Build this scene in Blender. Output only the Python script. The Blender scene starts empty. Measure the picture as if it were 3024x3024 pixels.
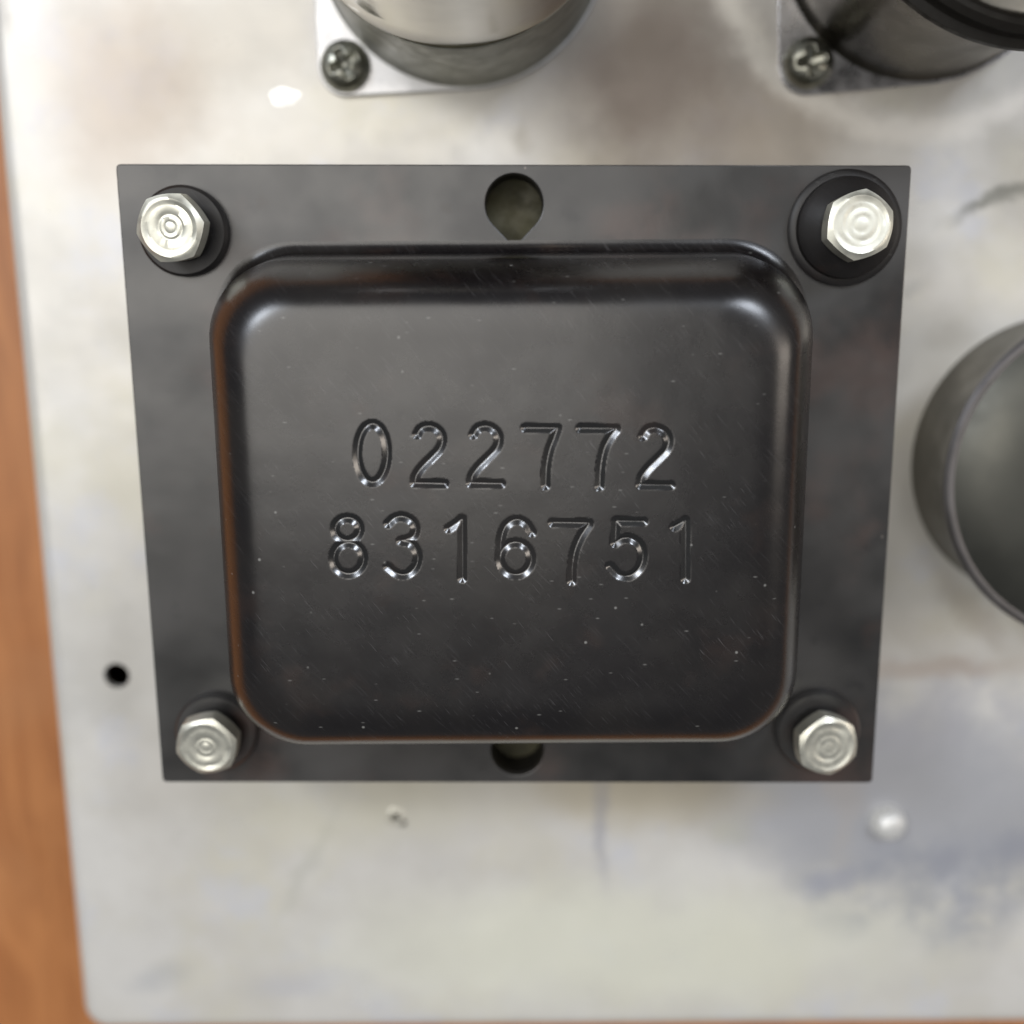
import bpy, bmesh, math, random
from mathutils import Vector, Matrix, noise
import numpy as np

# ------------------------------------------------------------------ units: 1 unit = 1 cm
sc = bpy.context.scene
sc.unit_settings.system = 'METRIC'
sc.unit_settings.scale_length = 0.01
COL = sc.collection

# ------------------------------------------------------------------ camera
cam_d = bpy.data.cameras.new("camera")
cam = bpy.data.objects.new("camera", cam_d)
COL.objects.link(cam)
cam.matrix_world = Matrix(((0.99997786, 0.00664792, 0.00029339, -0.039),
                           (-0.00657934, 0.98113481, 0.19321283, 1.946),
                           (0.0009966, -0.19321048, 0.98115683, 13.22),
                           (0, 0, 0, 1)))
cam_d.sensor_width = 36
cam_d.lens = 36.905
cam_d.clip_start = 0.1
cam_d.clip_end = 1000
cam_d.dof.use_dof = True
cam_d.dof.focus_distance = 10.0
cam_d.dof.aperture_fstop = 0.115
sc.camera = cam

# ------------------------------------------------------------------ world (a dim room) and lamps
w = bpy.data.worlds.new("World")
sc.world = w
w.use_nodes = True
bg = w.node_tree.nodes["Background"]
bg.inputs[0].default_value = (0.95, 0.97, 1.0, 1)
bg.inputs[1].default_value = 0.13


def area(name, loc, target, sx, sy, power, color):
    d = bpy.data.lights.new(name, 'AREA')
    d.shape = 'RECTANGLE'
    d.size = sx
    d.size_y = sy
    d.energy = power
    d.color = color
    o = bpy.data.objects.new(name, d)
    COL.objects.link(o)
    o.location = loc
    v = Vector(target) - Vector(loc)
    o.rotation_euler = v.to_track_quat('-Z', 'Y').to_euler()
    return o


area("ceiling_lamp", (-38, 27, 110), (-38, 27, 0), 100, 92, 76000, (1.0, 0.96, 0.90))
area("window_light_left", (-62, 50, 80), (0, 0, 2), 24, 22, 29000, (0.84, 0.90, 1.0))
area("window_light_right", (50, 54, 82), (0, 0, 2), 20, 24, 29000, (0.84, 0.90, 1.0))
area("room_lamp", (80, 6, 62), (0, 0, 2), 24, 50, 14000, (1.0, 0.89, 0.78))

sc.view_settings.view_transform = 'Standard'
sc.view_settings.look = 'None'
sc.view_settings.exposure = 0.11
sc.view_settings.gamma = 1


# ------------------------------------------------------------------ node helpers
class NT:
    def __init__(s, name):
        s.m = bpy.data.materials.new(name)
        s.m.use_nodes = True
        s.t = s.m.node_tree
        s.b = s.t.nodes["Principled BSDF"]
        s.co = s.t.nodes.new("ShaderNodeTexCoord").outputs["Object"]

    def n(s, typ, **kw):
        n = s.t.nodes.new(typ)
        for k, v in kw.items():
            setattr(n, k, v)
        return n

    def l(s, a, b):
        s.t.links.new(a, b)

    def put(s, sock, v):
        if isinstance(v, bpy.types.NodeSocket):
            s.l(v, sock)
        else:
            sock.default_value = v

    def math(s, op, a, b=0.0, c=0.0, clamp=False):
        n = s.n("ShaderNodeMath", operation=op, use_clamp=clamp)
        s.put(n.inputs[0], a)
        s.put(n.inputs[1], b)
        s.put(n.inputs[2], c)
        return n.outputs[0]

    def mapping(s, loc=(0, 0, 0), rot=(0, 0, 0), scale=(1, 1, 1), vec=None):
        n = s.n("ShaderNodeMapping", vector_type='POINT')
        s.l(vec or s.co, n.inputs[0])
        n.inputs[1].default_value = loc
        n.inputs[2].default_value = rot
        n.inputs[3].default_value = scale
        return n.outputs[0]

    def noise(s, scale, detail=3, rough=0.5, vec=None, dist=0.0, w=None):
        n = s.n("ShaderNodeTexNoise")
        s.l(vec or s.co, n.inputs["Vector"])
        n.inputs["Scale"].default_value = scale
        n.inputs["Detail"].default_value = detail
        n.inputs["Roughness"].default_value = rough
        n.inputs["Distortion"].default_value = dist
        return n

    def rng(s, v, a, b, c=0.0, d=1.0, smooth=True):
        n = s.n("ShaderNodeMapRange", interpolation_type='SMOOTHSTEP' if smooth else 'LINEAR')
        s.put(n.inputs[0], v)
        n.inputs[1].default_value = a
        n.inputs[2].default_value = b
        n.inputs[3].default_value = c
        n.inputs[4].default_value = d
        return n.outputs[0]

    def mix(s, f, a, b, mode='MIX'):
        n = s.n("ShaderNodeMix", data_type='RGBA', blend_type=mode)
        s.put(n.inputs[0], f)
        s.put(n.inputs[6], a if isinstance(a, bpy.types.NodeSocket) else (*a, 1))
        s.put(n.inputs[7], b if isinstance(b, bpy.types.NodeSocket) else (*b, 1))
        return n.outputs[2]

    def bump(s, h, strength, dist, normal=None):
        n = s.n("ShaderNodeBump")
        n.inputs["Strength"].default_value = strength
        n.inputs["Distance"].default_value = dist
        s.l(h, n.inputs["Height"])
        if normal:
            s.l(normal, n.inputs["Normal"])
        return n.outputs[0]

    def ellipse(s, vec, cx, cy, rx, ry, rot=0.0, soft=0.6, ring=None):
        """mask 1 inside an elliptical patch, fading out over `soft` of its radius"""
        a = s.n("ShaderNodeVectorMath", operation='SUBTRACT')
        s.l(vec, a.inputs[0])
        a.inputs[1].default_value = (cx, cy, 0)
        m = s.mapping(rot=(0, 0, -rot), vec=a.outputs[0])
        m2 = s.mapping(scale=(1 / rx, 1 / ry, 0), vec=m)
        ln = s.n("ShaderNodeVectorMath", operation='LENGTH')
        s.l(m2, ln.inputs[0])
        v = ln.outputs["Value"]
        if ring is not None:
            v = s.math('ABSOLUTE', s.math('SUBTRACT', v, 1.0))
            return s.rng(v, 0, ring, 1, 0)
        return s.rng(v, 1 - soft, 1 + soft * .4, 1, 0)

    def set(s, **kw):
        names = dict(color="Base Color", metal="Metallic", rough="Roughness", normal="Normal",
                     coat="Coat Weight", coatr="Coat Roughness", ior="IOR", spec="Specular IOR Level", aniso="Anisotropic")
        for k, v in kw.items():
            sock = s.b.inputs[names[k]]
            if k == 'color' and not isinstance(v, bpy.types.NodeSocket):
                v = (*v, 1)
            s.put(sock, v)
        return s.m


def warped(n, amount=0.5, scale=1.1):
    nz = n.noise(scale, 4, 0.6)
    v = n.n("ShaderNodeVectorMath", operation='SUBTRACT')
    n.l(nz.outputs["Color"], v.inputs[0])
    v.inputs[1].default_value = (.5, .5, .5)
    m = n.n("ShaderNodeVectorMath", operation='SCALE')
    n.l(v.outputs[0], m.inputs[0])
    m.inputs["Scale"].default_value = amount
    a = n.n("ShaderNodeVectorMath", operation='ADD')
    n.l(n.co, a.inputs[0])
    n.l(m.outputs[0], a.inputs[1])
    return a.outputs[0]


# ------------------------------------------------------------------ materials
def mat_black(name, base=(0.005, 0.004, 0.0045), rough=0.27, worn=True, ior=1.70, smooth=False):
    n = NT(name)
    blot = n.noise(0.9, 4, 0.6).outputs[0]
    col = n.mix(n.rng(blot, .35, .7), base, tuple(c * 1.35 for c in base))
    # faint brown bloom in places
    br = n.noise(1.7, 3, 0.55, vec=n.mapping(loc=(7, 3, 0))).outputs[0]
    col = n.mix(n.rng(br, .56, .75, 0, .35), col, (0.040, 0.022, 0.016))
    # fine slanting hairline scratches
    mp = n.mapping(scale=(2.6, 60, 1), vec=n.mapping(rot=(0, 0, math.radians(52))))
    sc1 = n.noise(1.6, 2, 0.5, vec=mp).outputs[0]
    gate = n.noise(1.3, 2, 0.5, vec=n.mapping(loc=(3, 9, 1))).outputs[0]
    scr = n.math('MULTIPLY', n.rng(sc1, .64, .74), n.rng(gate, .42, .62))
    fine = n.noise(2.4, 2, .5, vec=n.mapping(scale=(1.2, 26, 1), vec=n.mapping(rot=(0, 0, math.radians(47)))))
    scr = n.math('MAXIMUM', scr, n.math('MULTIPLY', n.rng(fine.outputs[0], .60, .74), .30))
    blot2 = n.noise(.8, 3, .5, vec=n.mapping(loc=(2, 2, 5))).outputs[0]
    col = n.mix(n.rng(blot2, .42, .66, 0, .8), col, (0.013, 0.011, 0.010))
    # dust specks
    vo = n.n("ShaderNodeTexVoronoi", feature='F1')
    n.l(n.co, vo.inputs["Vector"])
    vo.inputs["Scale"].default_value = 4.2
    sel = n.n("ShaderNodeSeparateColor")
    n.l(vo.outputs["Color"], sel.inputs[0])
    spk = n.math('MULTIPLY', n.rng(vo.outputs["Distance"], .02, .085, 1, 0), n.rng(sel.outputs[0], .60, .66))
    vo2 = n.n("ShaderNodeTexVoronoi", feature='F1')
    n.l(n.mapping(loc=(5, 1, 0), rot=(0, 0, .6), scale=(1.0, 2.6, 1)), vo2.inputs["Vector"])
    vo2.inputs["Scale"].default_value = 5.5
    sel2 = n.n("ShaderNodeSeparateColor")
    n.l(vo2.outputs["Color"], sel2.inputs[0])
    spk2 = n.math('MULTIPLY', n.rng(vo2.outputs["Distance"], .03, .16, 1, 0), n.rng(sel2.outputs[1], .74, .8))
    dust = n.math('MAXIMUM', n.math('MULTIPLY', spk, .5), n.math('MULTIPLY', spk2, .28))
    k = 1.0 if worn else .35
    col = n.mix(n.math('MULTIPLY', dust, k), col, (0.42, 0.42, 0.40))
    col = n.mix(n.math('MULTIPLY', scr, .16 * k), col, (0.36, 0.35, 0.36))
    rn = n.noise(2.2, 4, .6).outputs[0]
    ro = n.rng(rn, .3, .75, rough - .02, rough + .03)
    peel = n.noise(26, 3, .6).outputs[0]
    wav = n.noise(1.1, 2, .5, vec=n.mapping(loc=(1, 5, 2))).outputs[0]
    b1 = n.bump(wav, .30, .03)
    b2 = n.bump(peel, .08, .005, b1)
    b3 = b2
    return n.set(color=col, rough=ro, normal=b3, ior=ior)


def mat_flange():
    n = NT("flange_black_oxide")
    blot = n.noise(.55, 3, 0.55, vec=n.mapping(loc=(1, 6, 0))).outputs[0]
    col = n.mix(n.rng(blot, .34, .66), (0.006, 0.006, 0.006), (0.036, 0.034, 0.033))
    br = n.noise(.8, 3, 0.55, vec=n.mapping(loc=(7, 3, 0))).outputs[0]
    col = n.mix(n.rng(br, .52, .72, 0, .6), col, (0.070, 0.040, 0.032))
    dk = n.noise(2.1, 3, 0.55, vec=n.mapping(loc=(2, 8, 0))).outputs[0]
    col = n.mix(n.rng(dk, .60, .74, 0, .6), col, (0.006, 0.006, 0.007))
    # small rust and grime dots scattered on the sheet
    vo = n.n("ShaderNodeTexVoronoi", feature='F1')
    n.l(warped(n, .25, 4), vo.inputs["Vector"])
    vo.inputs["Scale"].default_value = 1.6
    sel = n.n("ShaderNodeSeparateColor")
    n.l(vo.outputs["Color"], sel.inputs[0])
    dot = n.math('MULTIPLY', n.rng(vo.outputs["Distance"], .03, .15, 1, 0), n.rng(sel.outputs[0], .55, .62))
    col = n.mix(n.math('MULTIPLY', dot, .6), col, (0.018, 0.012, 0.009))
    # bright bare nicks
    vo2 = n.n("ShaderNodeTexVoronoi", feature='F1')
    n.l(n.mapping(loc=(4, 4, 0)), vo2.inputs["Vector"])
    vo2.inputs["Scale"].default_value = 3.4
    sel2 = n.n("ShaderNodeSeparateColor")
    n.l(vo2.outputs["Color"], sel2.inputs[0])
    nick = n.math('MULTIPLY', n.rng(vo2.outputs["Distance"], .01, .06, 1, 0), n.rng(sel2.outputs[0], .82, .86))
    col = n.mix(n.math('MULTIPLY', nick, .6), col, (0.30, 0.26, 0.23))
    rn = n.noise(.9, 3, .5, vec=n.mapping(loc=(4, 1, 0))).outputs[0]
    ro = n.rng(rn, .32, .70, .28, .46)
    b1 = n.bump(n.noise(1.0, 2, .5).outputs[0], .25, .03)
    b2 = n.bump(n.noise(22, 3, .6).outputs[0], .08, .005, b1)
    return n.set(color=col, rough=ro, normal=b2, ior=1.78)


def mat_chassis():
    n = NT("aged_aluminium")
    wv = warped(n, 1.1, 0.9)
    wv2 = warped(n, .45, 2.0)
    base = n.mix(n.rng(n.noise(.45, 4, .6).outputs[0], .35, .68), (0.68, 0.66, 0.615), (0.77, 0.755, 0.72))
    # cloudy yellowish / bluish oxide clouds
    yl = n.noise(.38, 4, .6, vec=n.mapping(loc=(11, 4, 0))).outputs[0]
    base = n.mix(n.rng(yl, .48, .68, 0, .6), base, (0.70, 0.67, 0.55))
    bl = n.noise(.62, 5, .62, vec=n.mapping(loc=(3, 17, 0))).outputs[0]
    base = n.mix(n.rng(bl, .54, .70, 0, .5), base, (0.66, 0.68, 0.76))

    def st(mask, color, amt):
        nonlocal base
        base = n.mix(n.math('MULTIPLY', mask, amt), base, color)
    E = n.ellipse
    cloud = n.rng(n.noise(1.6, 5, .62, vec=n.mapping(loc=(9, 2, 0))).outputs[0], .30, .66)
    # blue-grey tarnish in the lower right corner
    m = E(wv, 4.9, -4.6, 3.2, 1.5, -.15, .45)
    st(m, (0.40, 0.41, 0.45), .8)
    m = n.math('MULTIPLY', E(wv, 5.6, -6.0, 2.2, 1.0, .1, .6), cloud)
    st(m, (0.36, 0.375, 0.425), .8)
    m = n.math('MULTIPLY', E(wv, 5.6, -3.4, 2.4, .8, 0, .6), cloud)
    st(m, (0.48, 0.48, 0.52), .6)
    # yellowish cast under the transformer
    st(E(wv, 1.7, -4.4, 1.8, .8, -.1, .6), (0.60, 0.54, 0.40), .65)
    st(E(wv, -2.2, -4.6, 2.2, .7, 0, .7), (0.70, 0.68, 0.57), .55)
    st(E(wv, 1.5, -6.9, 4.6, 1.1, 0, .7), (0.86, 0.86, 0.73), .8)
    # brown handling stains near the top, plus a painted dark reflection
    st(E(wv, -4.6, 4.6, 1.2, 1.2, .6, .8), (0.46, 0.37, 0.29), .6)
    st(E(wv, -2.6, 5.2, 1.6, .7, .2, .8), (0.56, 0.52, 0.45), .5)
    st(E(wv, 1.6, 4.7, 1.7, 1.5, .3, .8), (0.22, 0.17, 0.14), .85)  # dark reflection between the two top cans, put into the colour
    st(E(wv, 3.2, 4.0, 1.3, .9, .3, .8), (0.42, 0.36, 0.30), .6)
    st(E(wv, 4.4, -2.6, .3, 3.2, 0.0, .8), (0.52, 0.45, 0.38), .4)
    st(E(wv2, 5.5, -2.8, 1.4, .18, 0.0, .8), (0.50, 0.40, 0.33), .5)
    # individual smudges and arc shaped marks
    for (cx, cy, rx, ry, rot, amt, colr) in (
            (1.15, -5.0, .13, .95, .04, .55, (.40, .40, .44)),
            (-2.9, -5.6, .12, 1.0, -.5, .30, (.50, .50, .42)),
            (2.9, -5.1, .28, .25, 0, .35, (.55, .55, .45)),
            (5.9, 3.2, .75, .12, .45, .75, (.22, .22, .19)),
            (4.55, -2.0, .13, .55, -.35, .45, (.38, .33, .28)),
            (5.95, -2.0, .24, .85, .75, .55, (.40, .35, .29)),
            (4.9, 2.15, .14, .14, 0, .4, (.40, .40, .38)),
            (5.4, 1.55, .35, .15, .3, .35, (.50, .47, .42)),
            (6.6, 1.2, .25, .25, .3, .55, (.36, .33, .29)),
            (-6.0, 5.4, .14, .35, 0, .5, (.35, .33, .31)),
            (.15, 3.9, .14, .22, .1, .5, (.45, .42, .36)),
            (-5.0, 3.6, .7, .5, .1, .35, (.56, .50, .44)),
            (-3.6, 5.2, .8, .35, .2, .25, (.55, .52, .47)),
            (3.35, 3.85, .2, .5, .6, .35, (.40, .37, .33)),
            (5.9, -5.55, .35, .25, 0, .7, (.36, .37, .42)),
            (6.9, -5.4, .45, .3, .3, .7, (.36, .37, .42)),
            (4.3, -5.9, .5, .25, .3, .5, (.34, .36, .46)),
            (-5.1, -7.3, .5, .25, .3, .35, (.42, .44, .48)),
            (-3.0, -7.4, .9, .25, .1, .25, (.5, .53, .66))):
        st(E(wv2, cx, cy, rx, ry, rot, .8), colr, amt)
    # pale arc at the upper right: reflected glow painted into the colour
    st(E(wv2, 4.85, 6.3, 2.45, 2.3, 0, ring=.13), (0.93, 0.90, 0.84), .95)
    # fine grain
    gr = n.noise(60, 2, .6, vec=n.mapping(scale=(1, .16, 1))).outputs[0]
    ro = n.rng(n.noise(1.1, 5, .65).outputs[0], .3, .72, .27, .42)
    b1 = n.bump(n.noise(.6, 2, .5).outputs[0], .35, .05)
    b2 = n.bump(gr, .12, .004, b1)
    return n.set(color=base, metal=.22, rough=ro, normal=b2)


def mat_metal(name, color, rough, metal=1.0, blot=.12, bumps=.0, scale=3.0):
    n = NT(name)
    nz = n.noise(scale, 4, .6).outputs[0]
    col = n.mix(n.rng(nz, .35, .7), color, tuple(c * (1 - blot * 2) for c in color))
    ro = n.rng(n.noise(scale * 1.7, 3, .6).outputs[0], .3, .7, rough, rough * 1.5)
    if bumps:
        b = n.bump(n.noise(scale * .5, 3, .5).outputs[0], .6, bumps)
        return n.set(color=col, metal=metal, rough=ro, normal=b)
    return n.set(color=col, metal=metal, rough=ro)


def mat_wood():
    n = NT("orange_brown_wood")
    mp = n.mapping(scale=(1.0, .22, 1))
    a = n.noise(1.1, 6, .65, vec=mp, dist=.8).outputs[0]
    g = n.noise(14, 4, .6, vec=n.mapping(scale=(1, .05, 1))).outputs[0]
    col = n.mix(n.rng(a, .36, .68), (0.58, 0.245, 0.088), (0.43, 0.165, 0.055))
    col = n.mix(n.rng(g, .42, .68, 0, .3), col, (0.27, 0.11, 0.045))
    lt = n.noise(.33, 3, .5, vec=n.mapping(loc=(3, 3, 3))).outputs[0]
    col = n.mix(n.rng(lt, .45, .7, 0, .5), col, (0.56, 0.27, 0.12))
    return n.set(color=col, rough=.42, normal=n.bump(g, .1, .01))


M_BELL = mat_black("bell_black_enamel")
M_DIGIT = mat_black("burnished_black_groove", (0.005, 0.005, 0.005), .22, worn=False, ior=2.05)
M_WASH = mat_black("washer_black", (0.010, 0.009, 0.009), .45, worn=False, ior=1.5)
M_FL = mat_flange()
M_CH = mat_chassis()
M_WOOD = mat_wood()
M_ZINC = mat_metal("zinc_plated_bolt", (0.78, 0.775, 0.68), .36, .85, .05, scale=4)
M_SCREW = mat_metal("dull_nickel_screw", (0.42, 0.42, 0.36), .26, .95, .2, scale=5)
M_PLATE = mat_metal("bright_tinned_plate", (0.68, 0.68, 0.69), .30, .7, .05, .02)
M_PLATE2 = mat_metal("shaded_tinned_plate", (0.52, 0.52, 0.54), .24, 1.0, .05, .02)  # darker copy of the plate metal; dark reflections are in its colour
M_RING = mat_metal("grey_metal_collar", (0.50, 0.50, 0.45), .40, .75, .12)
M_CHROME = mat_metal("polished_can", (0.74, 0.71, 0.66), .10, 1.0, .05, .02, 1.2)
M_DARKC = mat_metal("dark_polished_can", (0.13, 0.118, 0.098), .24, .9, .12, .02, 1.2)
M_GAP = mat_metal("dark_seam", (0.014, 0.012, 0.009), .5, 0.0)
M_CAP = mat_metal("dark_glossy_cap", (0.10, 0.10, 0.088), .36, .8, .1, 0, .5)
M_SIDE = mat_metal("grey_can_side", (0.24, 0.23, 0.205), .42, .75, .05, 0, 1.0)
M_LIP = mat_metal("rolled_lip", (0.22, 0.21, 0.21), .34, .9, .03, 0, 1.0)
M_CORE = mat_metal("varnished_laminations", (0.075, 0.07, 0.035), .5, .1, .25)
M_GLARE = mat_metal("glare_spot", (0.95, 0.95, 0.93), .42, .9, .0)
M_ALUM = mat_metal("rivet_aluminium", (0.86, 0.86, 0.84), .42, .45, .08)


# ------------------------------------------------------------------ object helpers
def link(name, me, mat, parent=None):
    me.materials.append(mat)
    o = bpy.data.objects.new(name, me)
    COL.objects.link(o)
    if parent:
        o.parent = parent
    return o


def mesh(name, vs, fs, mat, parent=None, smooth=True, angle=None):
    me = bpy.data.meshes.new(name)
    me.from_pydata(vs, [], fs)
    bm = bmesh.new()
    bm.from_mesh(me)
    bmesh.ops.recalc_face_normals(bm, faces=bm.faces)
    if angle:
        for e in bm.edges:
            if len(e.link_faces) == 2 and e.calc_face_angle(0) > math.radians(angle):
                e.smooth = False
    for f in bm.faces:
        f.smooth = smooth
    bm.to_mesh(me)
    bm.free()
    return link(name, me, mat, parent)


def tag(o, label=None, cat=None, group=None, kind=None):
    if label: o["label"] = label
    if cat: o["category"] = cat
    if group: o["group"] = group
    if kind: o["kind"] = kind
    return o


def empty(name, loc, label, cat, group=None):
    o = bpy.data.objects.new(name, None)
    COL.objects.link(o)
    o.empty_display_size = .3
    o.location = loc
    return tag(o, label, cat, group)


def lathe(name, prof, mat, parent=None, seg=96, angle=35, loc=(0, 0, 0), closed=False):
    vs, fs = [], []
    for (r, z) in prof:
        for i in range(seg):
            a = 2 * math.pi * i / seg
            vs.append((loc[0] + r * math.cos(a), loc[1] + r * math.sin(a), loc[2] + z))
    k = len(prof)
    for j in range(k if closed else k - 1):
        j2 = (j + 1) % k
        for i in range(seg):
            i2 = (i + 1) % seg
            fs.append((j * seg + i, j * seg + i2, j2 * seg + i2, j2 * seg + i))
    if not closed:
        for j, (r, z) in ((0, prof[0]), (k - 1, prof[-1])):
            if r > 1e-6:
                fs.append(tuple(j * seg + i for i in range(seg)))
    o = mesh(name, vs, fs, mat, parent, True, angle)
    if any(r < 1e-6 for r, z in prof):
        bm = bmesh.new()
        bm.from_mesh(o.data)
        bmesh.ops.remove_doubles(bm, verts=bm.verts, dist=1e-6)
        bm.to_mesh(o.data)
        bm.free()
    return o


def rrect(hx, hy, r, n=12, side=10):
    """rounded rectangle outline, counter-clockwise, with points along the sides too"""
    pts = []
    cs = ((hx - r, hy - r, 0), (-hx + r, hy - r, 90), (-hx + r, -hy + r, 180), (hx - r, -hy + r, 270))
    for q, (cx, cy, a0) in enumerate(cs):
        arc = [(cx + r * math.cos(math.radians(a0 + 90 * i / n)), cy + r * math.sin(math.radians(a0 + 90 * i / n))) for i in range(n + 1)]
        pts += arc
        nx = cs[(q + 1) % 4]
        e = (nx[0] + r * math.cos(math.radians(nx[2])), nx[1] + r * math.sin(math.radians(nx[2])))
        s = arc[-1]
        for i in range(1, side):
            t = i / side
            pts.append((s[0] + (e[0] - s[0]) * t, s[1] + (e[1] - s[1]) * t))
    return pts


def circle_pts(cx, cy, r, n=48):
    return [(cx + r * math.cos(2 * math.pi * i / n), cy + r * math.sin(2 * math.pi * i / n)) for i in range(n)]


def sheet(name, loops, z0, z1, mat, parent=None, bevel=0.0):
    """a flat sheet between z0 and z1 cut to loops[0] with the other loops as holes"""
    cu = bpy.data.curves.new(name, 'CURVE')
    cu.dimensions = '2D'
    cu.fill_mode = 'BOTH'
    cu.extrude = (z1 - z0) / 2 - bevel
    cu.bevel_depth = bevel
    cu.offset = -bevel
    cu.bevel_resolution = 1
    for lp in loops:
        s = cu.splines.new('POLY')
        s.points.add(len(lp) - 1)
        for p, q in zip(s.points, lp):
            p.co = (q[0], q[1], 0, 1)
        s.use_cyclic_u = True
    t = bpy.data.objects.new("tmp", cu)
    COL.objects.link(t)
    dg = bpy.context.evaluated_depsgraph_get()
    me = bpy.data.meshes.new_from_object(t.evaluated_get(dg))
    bpy.data.objects.remove(t)
    me.transform(Matrix.Translation((0, 0, (z0 + z1) / 2)))
    me.materials.clear()
    me.name = name
    for p in me.polygons:
        p.use_smooth = False
    return link(name, me, mat, parent)


# ------------------------------------------------------------------ setting: table
tab = mesh("table_top", [(-60, -60, -5), (80, -60, -5), (80, 80, -5), (-60, 80, -5),
                         (-60, -60, -7), (80, -60, -7), (80, 80, -7), (-60, 80, -7)],
           [(0, 1, 2, 3), (4, 5, 6, 7), (0, 1, 5, 4), (1, 2, 6, 5), (2, 3, 7, 6), (3, 0, 4, 7)], M_WOOD, smooth=False)
tag(tab, "orange brown wooden table top under the metal chassis", kind="structure")

# ------------------------------------------------------------------ chassis
XL, XR, YB, YT, RB = -6.2, 16.0, -8.17, 16.0, 0.22
cx, cy = (XL + XR) / 2, (YB + YT) / 2
hx, hy = (XR - XL) / 2, (YT - YB) / 2
chassis = empty("amplifier_chassis", (cx, cy, -5), "aged silver aluminium chassis box with tarnish stains, carrying all the parts", "chassis")
chassis_inv = Matrix.Translation((-cx, -cy, 5))


def under(o, parent):
    """parent an object built in world coordinates under an empty, keeping its place"""
    o.parent = parent
    o.matrix_parent_inverse = Matrix.Translation(-Vector(parent.location))
    return o


outer = [(x + cx, y + cy) for x, y in rrect(hx - RB, hy - RB, .16, 8, 4)]
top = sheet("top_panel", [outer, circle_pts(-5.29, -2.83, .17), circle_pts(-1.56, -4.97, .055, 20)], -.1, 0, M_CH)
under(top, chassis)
vs, fs = [], []
base = rrect(hx - RB, hy - RB, .16, 8, 4)
rings = []
for k in range(0, 9):
    a = math.radians(90 * k / 8)
    rings.append((RB * math.sin(a), -RB + RB * math.cos(a)))
rings.append((RB, -5.0))
N = len(base)
for off, z in rings:
    pts = rrect(hx - RB + off, hy - RB + off, .16 + off, 8, 4)
    vs += [(x + cx, y + cy, z) for x, y in pts]
for j in range(len(rings) - 1):
    for i in range(N):
        fs.append((j * N + i, j * N + (i + 1) % N, (j + 1) * N + (i + 1) % N, (j + 1) * N + i))
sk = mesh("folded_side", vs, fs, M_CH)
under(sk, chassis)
# raised burr beside the tiny punched hole
b = lathe("punched_burr", [(.05, 0), (.075, .035), (.11, .02), (.14, 0)], M_CH, seg=24, loc=(-1.66, -4.87, 0.001))
under(b, chassis)

# ------------------------------------------------------------------ transformer
tr = empty("transformer", (0, 0, 0), "black transformer end bell stamped 022772 8316751, bolted down over a square-edged flange", "transformer")
ZF = 2.2


def tear(sy):
    pts = []
    c = 2.95
    r = .295
    for i in range(40):
        a = math.radians(-50 + 280 * i / 39)
        pts.append((r * math.cos(a) * 1.0, c + r * math.sin(a)))
    pts += [(-.07, 2.60), (-.03, 2.545), (.03, 2.545), (.07, 2.60)]
    return [(x, y * sy) for x, y in pts] if sy > 0 else [(x, -y) for x, y in pts][::-1]


def quad(s):
    cs = [(-4, 3.365), (-4, -3.300), (4, -3.365), (4, 3.300)]
    out = []
    r = .05
    for k in range(4):
        p = Vector(cs[k]) * s
        a = (Vector(cs[k - 1]) * s - p).normalized()
        c = (Vector(cs[(k + 1) % 4]) * s - p).normalized()
        for t in (0, .33, .67, 1):
            q = p + a * r * (1 - t) ** 2 + c * r * t ** 2
            out.append((q.x, q.y))
    return out


core = sheet("core_laminations", [quad(.992)], 0.001, 1.72, M_CORE)
core.parent = tr
core2 = sheet("top_lamination", [quad(.990), tear(1), tear(-1)], 1.722, ZF - .102, M_GAP)
core2.parent = tr
flange = sheet("flange", [quad(1.0), tear(1), tear(-1)], ZF - .1, ZF, M_FL, bevel=.012)
flange.parent = tr

# bell: rings of rounded rectangles from the foot flare up over the shoulder to the flat face
BZ = 3.78
prof = []  # (inset from base outline, z)
for k in range(7):      # concave foot
    a = math.radians(90 * k / 6)
    prof.append((-.10 + .13 * math.sin(a), ZF + .004 + .13 * (1 - math.cos(a))))
prof.append((.07, ZF + .5))
prof.append((.12, ZF + .92))
# smooth shoulder that eases into the flat face
RS, WS, PW = .60, .76, 3.8
prof[-1] = (.12, BZ - RS)
for k in range(1, 31):
    t = (k / 30) ** 1.25
    prof.append((.12 + WS * t, BZ - RS * (1 - t) ** PW))
vs, fs = [], []
BX, BY, BR = 2.97, 2.52, .80
for ins, z in prof:
    rr = max(BR - ins * .42, .12)
    vs += [(x - .04, y - .025, z) for x, y in rrect(BX - ins, BY - ins, rr, 14, 12)]
N = len(rrect(1, 1, .3, 14, 12))
for j in range(len(prof) - 1):
    for i in range(N):
        fs.append((j * N + i, j * N + (i + 1) % N, (j + 1) * N + (i + 1) % N, (j + 1) * N + i))
# flat field from the last ring inwards to the stamped rectangle
SX0, SX1, SY0, SY1 = -1.86, 1.80, -.74, 1.04
st0 = (len(prof) - 1) * N
cl = []
for i in range(N):
    x, y, z = vs[st0 + i]
    cl.append((min(max(x, SX0), SX1), min(max(y, SY0), SY1), BZ))
b0 = len(vs)
vs += cl
for i in range(N):
    i2 = (i + 1) % N
    if (Vector(cl[i]) - Vector(cl[i2])).length > 1e-6:
        fs.append((st0 + i, st0 + i2, b0 + i2, b0 + i))
    else:
        fs.append((st0 + i, st0 + i2, b0 + i))

# --- digits: centre lines in cm on the bell face (x right, y up)
F, CZc = 3100.0, 13.22


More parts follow.
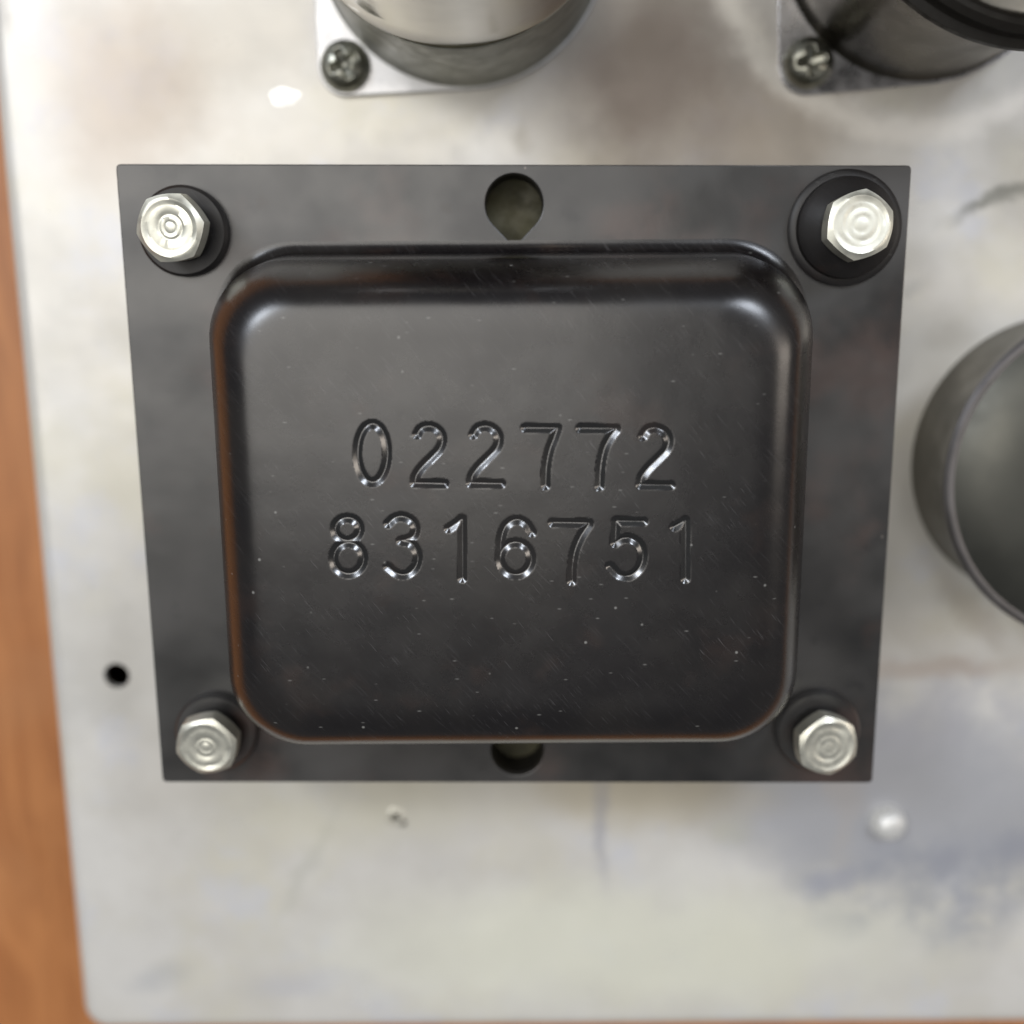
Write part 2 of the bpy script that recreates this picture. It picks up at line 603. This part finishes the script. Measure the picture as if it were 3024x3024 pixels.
def px(x, y):
    """centre-line survey point -> cm on the bell face plane"""
    Rm = np.array([[0.99997786, -0.00664792, -0.00029339], [-0.00657934, -0.98113481, -0.19321283], [0.0009966, 0.19321048, -0.98115683]])
    d = Rm @ np.array([(x - 1512) / F, (y - 1512) / F, 1.0])
    t = (BZ - CZc) / d[2]
    return (-0.039 + d[0] * t, 1.946 + d[1] * t)


def cr(pts, n=8, closed=False):
    if len(pts) == 2:
        return list(pts)
    out = []
    m = len(pts)
    rngi = range(m if closed else m - 1)
    for i in rngi:
        p1, p2 = pts[i], pts[(i + 1) % m]
        p0 = pts[i - 1] if (closed or i > 0) else p1
        p3 = pts[(i + 2) % m] if (closed or i + 2 < m) else p2
        for k in range(n):
            t = k / n
            out.append(tuple(.5 * (2 * p1[c] + (p2[c] - p0[c]) * t + (2 * p0[c] - 5 * p1[c] + 4 * p2[c] - p3[c]) * t * t +
                                   (-p0[c] + 3 * p1[c] - 3 * p2[c] + p3[c]) * t ** 3) for c in (0, 1)))
    out.append(pts[0] if closed else pts[-1])
    return out


def ell(cx, cy, rx, ry, n=12):
    return [(cx + rx * math.cos(2 * math.pi * i / n), cy + ry * math.sin(2 * math.pi * i / n)) for i in range(n)]


KS = 600 / 1932


def T(pts, ox, oy):
    return [(ox + x * KS, oy + y * KS) for x, y in pts]


two = [(745, 270), (785, 210), (865, 190), (945, 225), (985, 300), (965, 395), (890, 480), (800, 570), (738, 655), (722, 725)]
twob = [(722, 730), (1005, 737)]


def two_at(x0, x1, y0, y1, ox, oy):
    f = lambda P: [(x0 + (x - 722) / 283 * (x1 - x0), y0 + (y - 190) / 547 * (y1 - y0)) for x, y in P]
    return [(T(f(two), ox, oy), False), (T(f(twob), ox, oy), False)]


DIG = [
    ("0", [(T(ell(320, 445, 142, 278), 1000, 1200), True)]),
    ("2", two_at(722, 1005, 190, 737, 1000, 1200)),
    ("2", two_at(1258, 1545, 190, 737, 1000, 1200)),
    ("7", [(T([(165, 205), (470, 208)], 1500, 1200), False), (T([(468, 215), (440, 300), (395, 420), (365, 570), (358, 755)], 1500, 1200), False)]),
    ("7", [(T([(690, 208), (1030, 212)], 1500, 1200), False), (T([(1028, 222), (970, 300), (912, 420), (880, 590), (872, 762)], 1500, 1200), False)]),
    ("2", two_at(1262, 1550, 205, 752, 1500, 1200)),
    ("8", [(T(ell(275, 268, 118, 108), 940, 1480), True), (T(ell(285, 545, 142, 148), 940, 1480), True)]),
    ("3", [(T([(665, 215), (720, 165), (800, 148), (890, 190), (925, 270), (890, 345), (785, 378)], 940, 1480), False),
           (T([(785, 378), (880, 402), (942, 500), (925, 620), (845, 695), (750, 692), (660, 625)], 940, 1480), False)]),
    ("1", [(T([(1240, 262), (1310, 215), (1366, 170)], 940, 1480), False), (T([(1368, 170), (1370, 735)], 940, 1480), False)]),
    ("6", [([(1571, 1573), (1553, 1546), (1525, 1535), (1495, 1552), (1480, 1590), (1477, 1645)], False),
           (ell(1523, 1650, 46, 48), True)]),
    ("7", [(T([(425, 205), (770, 210)], 1500, 1480), False), (T([(768, 225), (690, 345), (635, 480), (612, 620), (608, 762)], 1500, 1480), False)]),
    ("5", [(T([(1030, 190), (1290, 195)], 1500, 1480), False), (T([(1030, 190), (1020, 400)], 1500, 1480), False),
           (T([(1020, 400), (1090, 358), (1180, 358), (1258, 420), (1285, 520), (1250, 640), (1160, 712), (1060, 702), (975, 620)], 1500, 1480), False)]),
    ("1", [(T([(1585, 245), (1645, 212), (1688, 185)], 1500, 1480), False), (T([(1690, 185), (1690, 740)], 1500, 1480), False)]),
]
GS = .008
nx = int(round((SX1 - SX0) / GS))
ny = int(round((SY1 - SY0) / GS))
gx = np.linspace(SX0, SX1, nx + 1)
gy = np.linspace(SY0, SY1, ny + 1)
XX, YY = np.meshgrid(gx, gy)
dist = np.full((len(DIG),) + XX.shape, 9.0)
for di, (ch, strokes) in enumerate(DIG):
    for pts, closed in strokes:
        pl = [px(*p) for p in cr(pts, 8, closed)]
        for (ax, ay), (bx2, by2) in zip(pl[:-1], pl[1:]):
            dx, dy = bx2 - ax, by2 - ay
            L = dx * dx + dy * dy
            if L < 1e-12:
                continue
            t = np.clip(((XX - ax) * dx + (YY - ay) * dy) / L, 0, 1)
            dist[di] = np.minimum(dist[di], np.hypot(XX - ax - t * dx, YY - ay - t * dy))
dmin = dist.min(0)
HW, DEP = .047, .0275
u = np.clip(1 - dmin / HW, 0, 1)
H = -DEP * u
g0 = len(vs)
gid = lambda i, j: g0 + j * (nx + 1) + i
for j in range(ny + 1):
    for i in range(nx + 1):
        vs.append((float(gx[i]), float(gy[j]), BZ + float(H[j, i])))
# split the grid faces between the bell and its digits
owner = dist.argmin(0)
dvs = [dict() for _ in DIG]
dv = [[] for _ in DIG]
df = [[] for _ in DIG]
for j in range(ny):
    for i in range(nx):
        q = (gid(i, j), gid(i + 1, j), gid(i + 1, j + 1), gid(i, j + 1))
        if (dmin[j, i] + dmin[j, i + 1] + dmin[j + 1, i] + dmin[j + 1, i + 1]) / 4 < HW * .98:
            k = int(owner[j, i])
            ids = []
            for v in q:
                if v not in dvs[k]:
                    dvs[k][v] = len(dv[k])
                    dv[k].append(vs[v])
                ids.append(dvs[k][v])
            df[k].append(tuple(ids))
        else:
            fs.append(q)
me = bpy.data.meshes.new("bell")
me.from_pydata(vs, [], fs)
bm = bmesh.new()
bm.from_mesh(me)
bm.normal_update()
for f in bm.faces:
    f.smooth = True
    if f.normal.z < -.01:
        f.normal_flip()
bmesh.ops.delete(bm, geom=[v for v in bm.verts if not v.link_faces], context='VERTS')
bm.to_mesh(me)
bm.free()
bell = link("bell", me, M_BELL, tr)
for k, (ch, _) in enumerate(DIG):
    me = bpy.data.meshes.new("stamped_digit")
    me.from_pydata(dv[k], [], df[k])
    for p in me.polygons:
        p.use_smooth = True
    o = link("stamped_digit", me, M_DIGIT, bell)
    o["label"] = "digit %s pressed into the black face" % ch


# ------------------------------------------------------------------ hex bolts
def hexr(a, R):
    a = (a % (math.pi / 3)) - math.pi / 6
    return .55 * R * math.cos(math.pi / 6) / math.cos(a) + .45 * R * .93


def make_hex(parent, loc, rot, tilt, scale=1.0, seed=0):
    seg = 72
    rg = random.Random(seed)
    R = .385
    prof = [(0.0, -.014), (.055, -.015), (.072, -.020), (.09, -.016), (.125, -.014), (.145, -.021), (.165, -.020), (.182, -.013),
            (.225, -.012), (.245, -.014), (.275, -.004), (.300, 0.0)]
    # each head has its own turning marks, a slightly eccentric spiral and a worn spot
    k1, k2, ph = rg.uniform(.75, 1.1), rg.uniform(.5, 1.5), rg.uniform(0, 6.28)
    wa, wd = rg.uniform(0, 6.28), rg.uniform(.008, .022)
    prof = [(r * (k1 if r < .2 else 1), z * k2 if r < .27 else z) for r, z in prof]
    vs, fs = [], []
    for r, z in prof:
        for i in range(seg):
            a = 2 * math.pi * i / seg
            ec = .012 * math.sin(math.pi * min(r / .28, 1))
            wear = -wd * math.exp(-((r - .25) / .05) ** 2 - (((a - wa + math.pi) % (2 * math.pi) - math.pi) / .35) ** 2)
            wob = .0035 * math.sin(a * 2 + r * 40 + ph) * (r / .3)
            vs.append((r * math.cos(a) + ec * math.cos(ph), r * math.sin(a) + ec * math.sin(ph), z + wear + wob))
    for lv, (mix, zz) in enumerate(((.5, -.03), (.98, -.085), (1.0, -.10), (1.0, -.22))):
        for i in range(seg):
            a = 2 * math.pi * i / seg
            h = hexr(a, R)
            r = .300 + (h - .300) * mix
            z = zz if lv > 1 else -(r - .300) * .5 - .004
            z = zz if lv == 3 else (z if lv < 2 else -(h - .300) * .7 - .02)
            vs.append((r * math.cos(a), r * math.sin(a), z))
    K = len(prof) + 4
    for j in range(K - 1):
        for i in range(seg):
            i2 = (i + 1) % seg
            fs.append((j * seg + i, j * seg + i2, (j + 1) * seg + i2, (j + 1) * seg + i))
    me = bpy.data.meshes.new("hex_head")
    me.from_pydata(vs, [], fs)
    bm = bmesh.new()
    bm.from_mesh(me)
    bmesh.ops.remove_doubles(bm, verts=bm.verts, dist=1e-5)
    bmesh.ops.recalc_face_normals(bm, faces=bm.faces)
    for f in bm.faces:
        f.smooth = True
    for e in bm.edges:
        if len(e.link_faces) == 2 and e.calc_face_angle(0) > math.radians(38):
            e.smooth = False
    bm.to_mesh(me)
    bm.free()
    o = link("hex_head", me, M_ZINC, parent)
    o.location = loc
    o.rotation_euler = (math.radians(tilt[0]), math.radians(tilt[1]), math.radians(rot))
    o.scale = (scale,) * 3
    return o


BOLTS = [
    ((-3.335, 2.70), .45, .13, .55, 8, (3, -4), "zinc hex bolt with thin black washer at the flange's top left corner"),
    ((3.345, 2.69), .575, .17, .56, 22, (-2, 3), "zinc hex bolt on a wide stepped black washer at the flange's top right corner"),
    ((-3.335, -2.67), .45, .13, .50, 14, (5, -3), "zinc hex bolt at the bottom left corner of the flange, near the small chassis hole"),
    ((3.325, -2.70), .47, .13, .52, 38, (4, 4), "zinc hex bolt at the bottom right corner of the flange, above the rivet"),
]
for (x, y), wr, wh, hz, rot, tilt, lab in BOLTS:
    e = empty("hex_bolt", (x, y, ZF), lab, "bolt", "bolts holding the transformer flange")
    if wr > .5:
        lathe("washer", [(0, .002), (wr, .002), (wr, .05), (wr - .02, .07), (wr - .07, .08), (wr - .08, .15), (wr - .13, .20), (wr - .24, .27), (.30, .30), (0, .30)], M_WASH, e)
    else:
        lathe("washer", [(0, .002), (wr, .002), (wr, wh * .75), (wr - .03, wh), (0, wh)], M_WASH if y > 0 else M_FL, e)
    lathe("shade_collar", [(.30, wh - .01), (.30, hz - .20)], M_WASH, e, 48)  # black sleeve added for the shadow under the bolt head
    make_hex(e, (0, 0, hz), rot, tilt, .92, rot)


# ------------------------------------------------------------------ pan head screws
def make_screw(x, y, z, rot, lab):
    e = empty("pan_head_screw", (x, y, z), lab, "screw", "screws holding the socket plates")
    seg, nr, R, Ht = 72, 26, .30, .20
    vs, fs = [(0, 0, Ht - .10)], []
    for k in range(1, nr + 1):
        r = R * k / nr
        for i in range(seg):
            a = 2 * math.pi * i / seg
            zz = Ht * (1 - (r / R) ** 2.6) ** .55 if r < R else 0.0
            X, Y = r * math.cos(a), r * math.sin(a)
            arm = min(abs(X), abs(Y))
            lng = max(abs(X), abs(Y))
            m = max(0, min(1, (.048 - arm) / .02 + .3)) * max(0, min(1, (.185 - lng) / .04))
            dep = .12 * m * (1 - lng / .24)
            vs.append((X, Y, max(zz - dep, 0)))
    for i in range(seg):
        fs.append((0, 1 + i, 1 + (i + 1) % seg))
    for k in range(nr - 1):
        for i in range(seg):
            i2 = (i + 1) % seg
            a, b2 = 1 + k * seg, 1 + (k + 1) * seg
            fs.append((a + i, b2 + i, b2 + i2, a + i2))
    h = mesh("screw_head", vs, fs, M_SCREW, e)
    h.rotation_euler = (0, 0, math.radians(rot))
    return e


def ear_plate(c, ears, R, re, n=40):
    """convex hull of a disc and two ear discs"""
    pts = circle_pts(c[0], c[1], R, 96)
    for e in ears:
        pts += circle_pts(e[0], e[1], re, 40)
    pts = sorted(set(pts))

    def half(P):
        h = []
        for p in P:
            while len(h) > 1 and (h[-1][0] - h[-2][0]) * (p[1] - h[-2][1]) - (h[-1][1] - h[-2][1]) * (p[0] - h[-2][0]) <= 0:
                h.pop()
            h.append(p)
        return h
    a, b2 = half(pts), half(pts[::-1])
    return a[:-1] + b2[:-1]


# top centre can
C1 = (-.58, 6.17)
S1 = (-1.97, 4.72)
c1 = empty("tube_shield", (C1[0], C1[1], 0), "bright polished tube shield can with grey base ring, top centre of the chassis", "tube shield", "tube shields on the chassis")
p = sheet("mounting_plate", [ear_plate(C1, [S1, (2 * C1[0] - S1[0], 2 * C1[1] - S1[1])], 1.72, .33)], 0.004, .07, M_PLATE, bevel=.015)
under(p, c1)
R1 = 1.64
lathe("base_ring", [(R1 + .05, .07), (R1 + .02, .12), (R1, .25), (R1 - .01, 1.60), (R1 + .015, 1.68), (R1 + .01, 1.74), (R1 - .05, 1.76), (R1 - .3, 1.76)], M_RING, c1, 128)
lathe("seam", [(R1 - .06, 1.76), (R1 - .05, 1.84)], M_GAP, c1, 128)
lathe("can_wall", [(R1 - .10, 1.82), (R1 - .01, 1.82), (R1 + .02, 1.85), (R1 + .005, 1.90), (R1 - .02, 2.2), (R1 - .03, 4.3), (R1 - .12, 4.42), (R1 - .3, 4.45), (0, 4.45)], M_CHROME, c1, 128)
make_screw(S1[0], S1[1], .07, 24, "pan head cross screw with dark recess on the bright plate of the top centre can")

# top right can
C2 = (4.80, 6.22)
S2 = (3.48, 4.72)
c2 = empty("tube_shield", (C2[0], C2[1], 0), "dark shining tube shield with a thick black flared rim in the top right corner", "tube shield", "tube shields on the chassis")
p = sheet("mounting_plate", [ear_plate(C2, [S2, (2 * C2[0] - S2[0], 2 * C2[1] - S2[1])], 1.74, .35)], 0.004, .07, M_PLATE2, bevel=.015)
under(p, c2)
R2 = 1.66
lathe("lower_can", [(R2 + .05, .07), (R2 + .01, .14), (R2, .3), (R2 - .02, 2.1), (R2 + .03, 2.5), (R2 + .20, 2.80)], M_DARKC, c2, 128)
lathe("flared_rim", [(R2 + .19, 2.80), (R2 + .32, 2.90), (R2 + .37, 2.98), (R2 + .37, 3.06), (R2 + .30, 3.10), (R2 + .28, 3.16), (R2 + .29, 3.24), (R2 + .24, 3.30), (R2 + .1, 3.32)], M_GAP, c2, 128)
lathe("upper_can", [(R2 + .20, 3.28), (R2 + .17, 3.4), (R2 + .12, 4.3), (R2 - .12, 4.42), (0, 4.45)], M_CHROME, c2, 128)
make_screw(S2[0], S2[1], .07, 10, "dull pan head screw at the plate corner of the dark top right can")

# right hand can
C3 = (6.85, -.02)
c3 = empty("capacitor_can", (C3[0], C3[1], 0), "dark glossy round can with pale rolled lip, cut by the right edge", "capacitor can")
R3 = 1.78
lathe("can_side", [(R3 + .03, .002), (R3, .1), (R3, .5), (R3 + .03, .9), (R3 + .10, 1.22), (R3 + .15, 1.33)], M_SIDE, c3, 128)
lathe("rolled_lip", [(R3 + .145, 1.33), (R3 + .18, 1.36), (R3 + .185, 1.42), (R3 + .15, 1.455), (R3 + .11, 1.46), (R3 + .08, 1.45)], M_LIP, c3, 128)
lathe("cap", [(R3 + .10, 1.44), (R3 + .05, 1.47), (R3 - .06, 1.54), (R3 - .25, 1.61), (R3 - .55, 1.67), (R3 - 1.0, 1.71), (.3, 1.73), (0, 1.73)], M_CAP, c3, 128)

# ------------------------------------------------------------------ small fixings and an added glare spot on the chassis
rv = empty("rivet", (5.03, -4.98, 0), "small pale dome rivet on the blue grey tarnish below the flange corner", "rivet")
h = lathe("rivet_shank", [(.24, .0), (.23, .05), (.215, .10)], M_ALUM, rv, 40)
h = lathe("rivet_head", [(0, .24), (.08, .235), (.15, .215), (.20, .17), (.225, .12), (.215, .09)], M_ALUM, rv, 40)
h.rotation_euler = (math.radians(8), math.radians(14), 0)

vs, fs = [(0, 0, .005)], []
for k in range(1, 9):
    for i in range(40):
        a = 2 * math.pi * i / 40
        rr = k / 8 * (1 + .10 * math.sin(3 * a + 1) + .05 * math.sin(5 * a))
        vs.append((.18 * rr * math.cos(a), .105 * rr * math.sin(a), .004 * (1 - (k / 8) ** 2) + .001))
for i in range(40):
    fs.append((0, 1 + i, 1 + (i + 1) % 40))
for k in range(7):
    for i in range(40):
        i2 = (i + 1) % 40
        fs.append((1 + k * 40 + i, 1 + (k + 1) * 40 + i, 1 + (k + 1) * 40 + i2, 1 + k * 40 + i2))
d = mesh("glare_spot", vs, fs, M_GLARE)  # small bright disc added in place of a glare on the chassis
d.location = (-2.72, 4.40, 0)
tag(d, "small white oval glare spot added on the chassis left of the top centre screw", "glare spot")
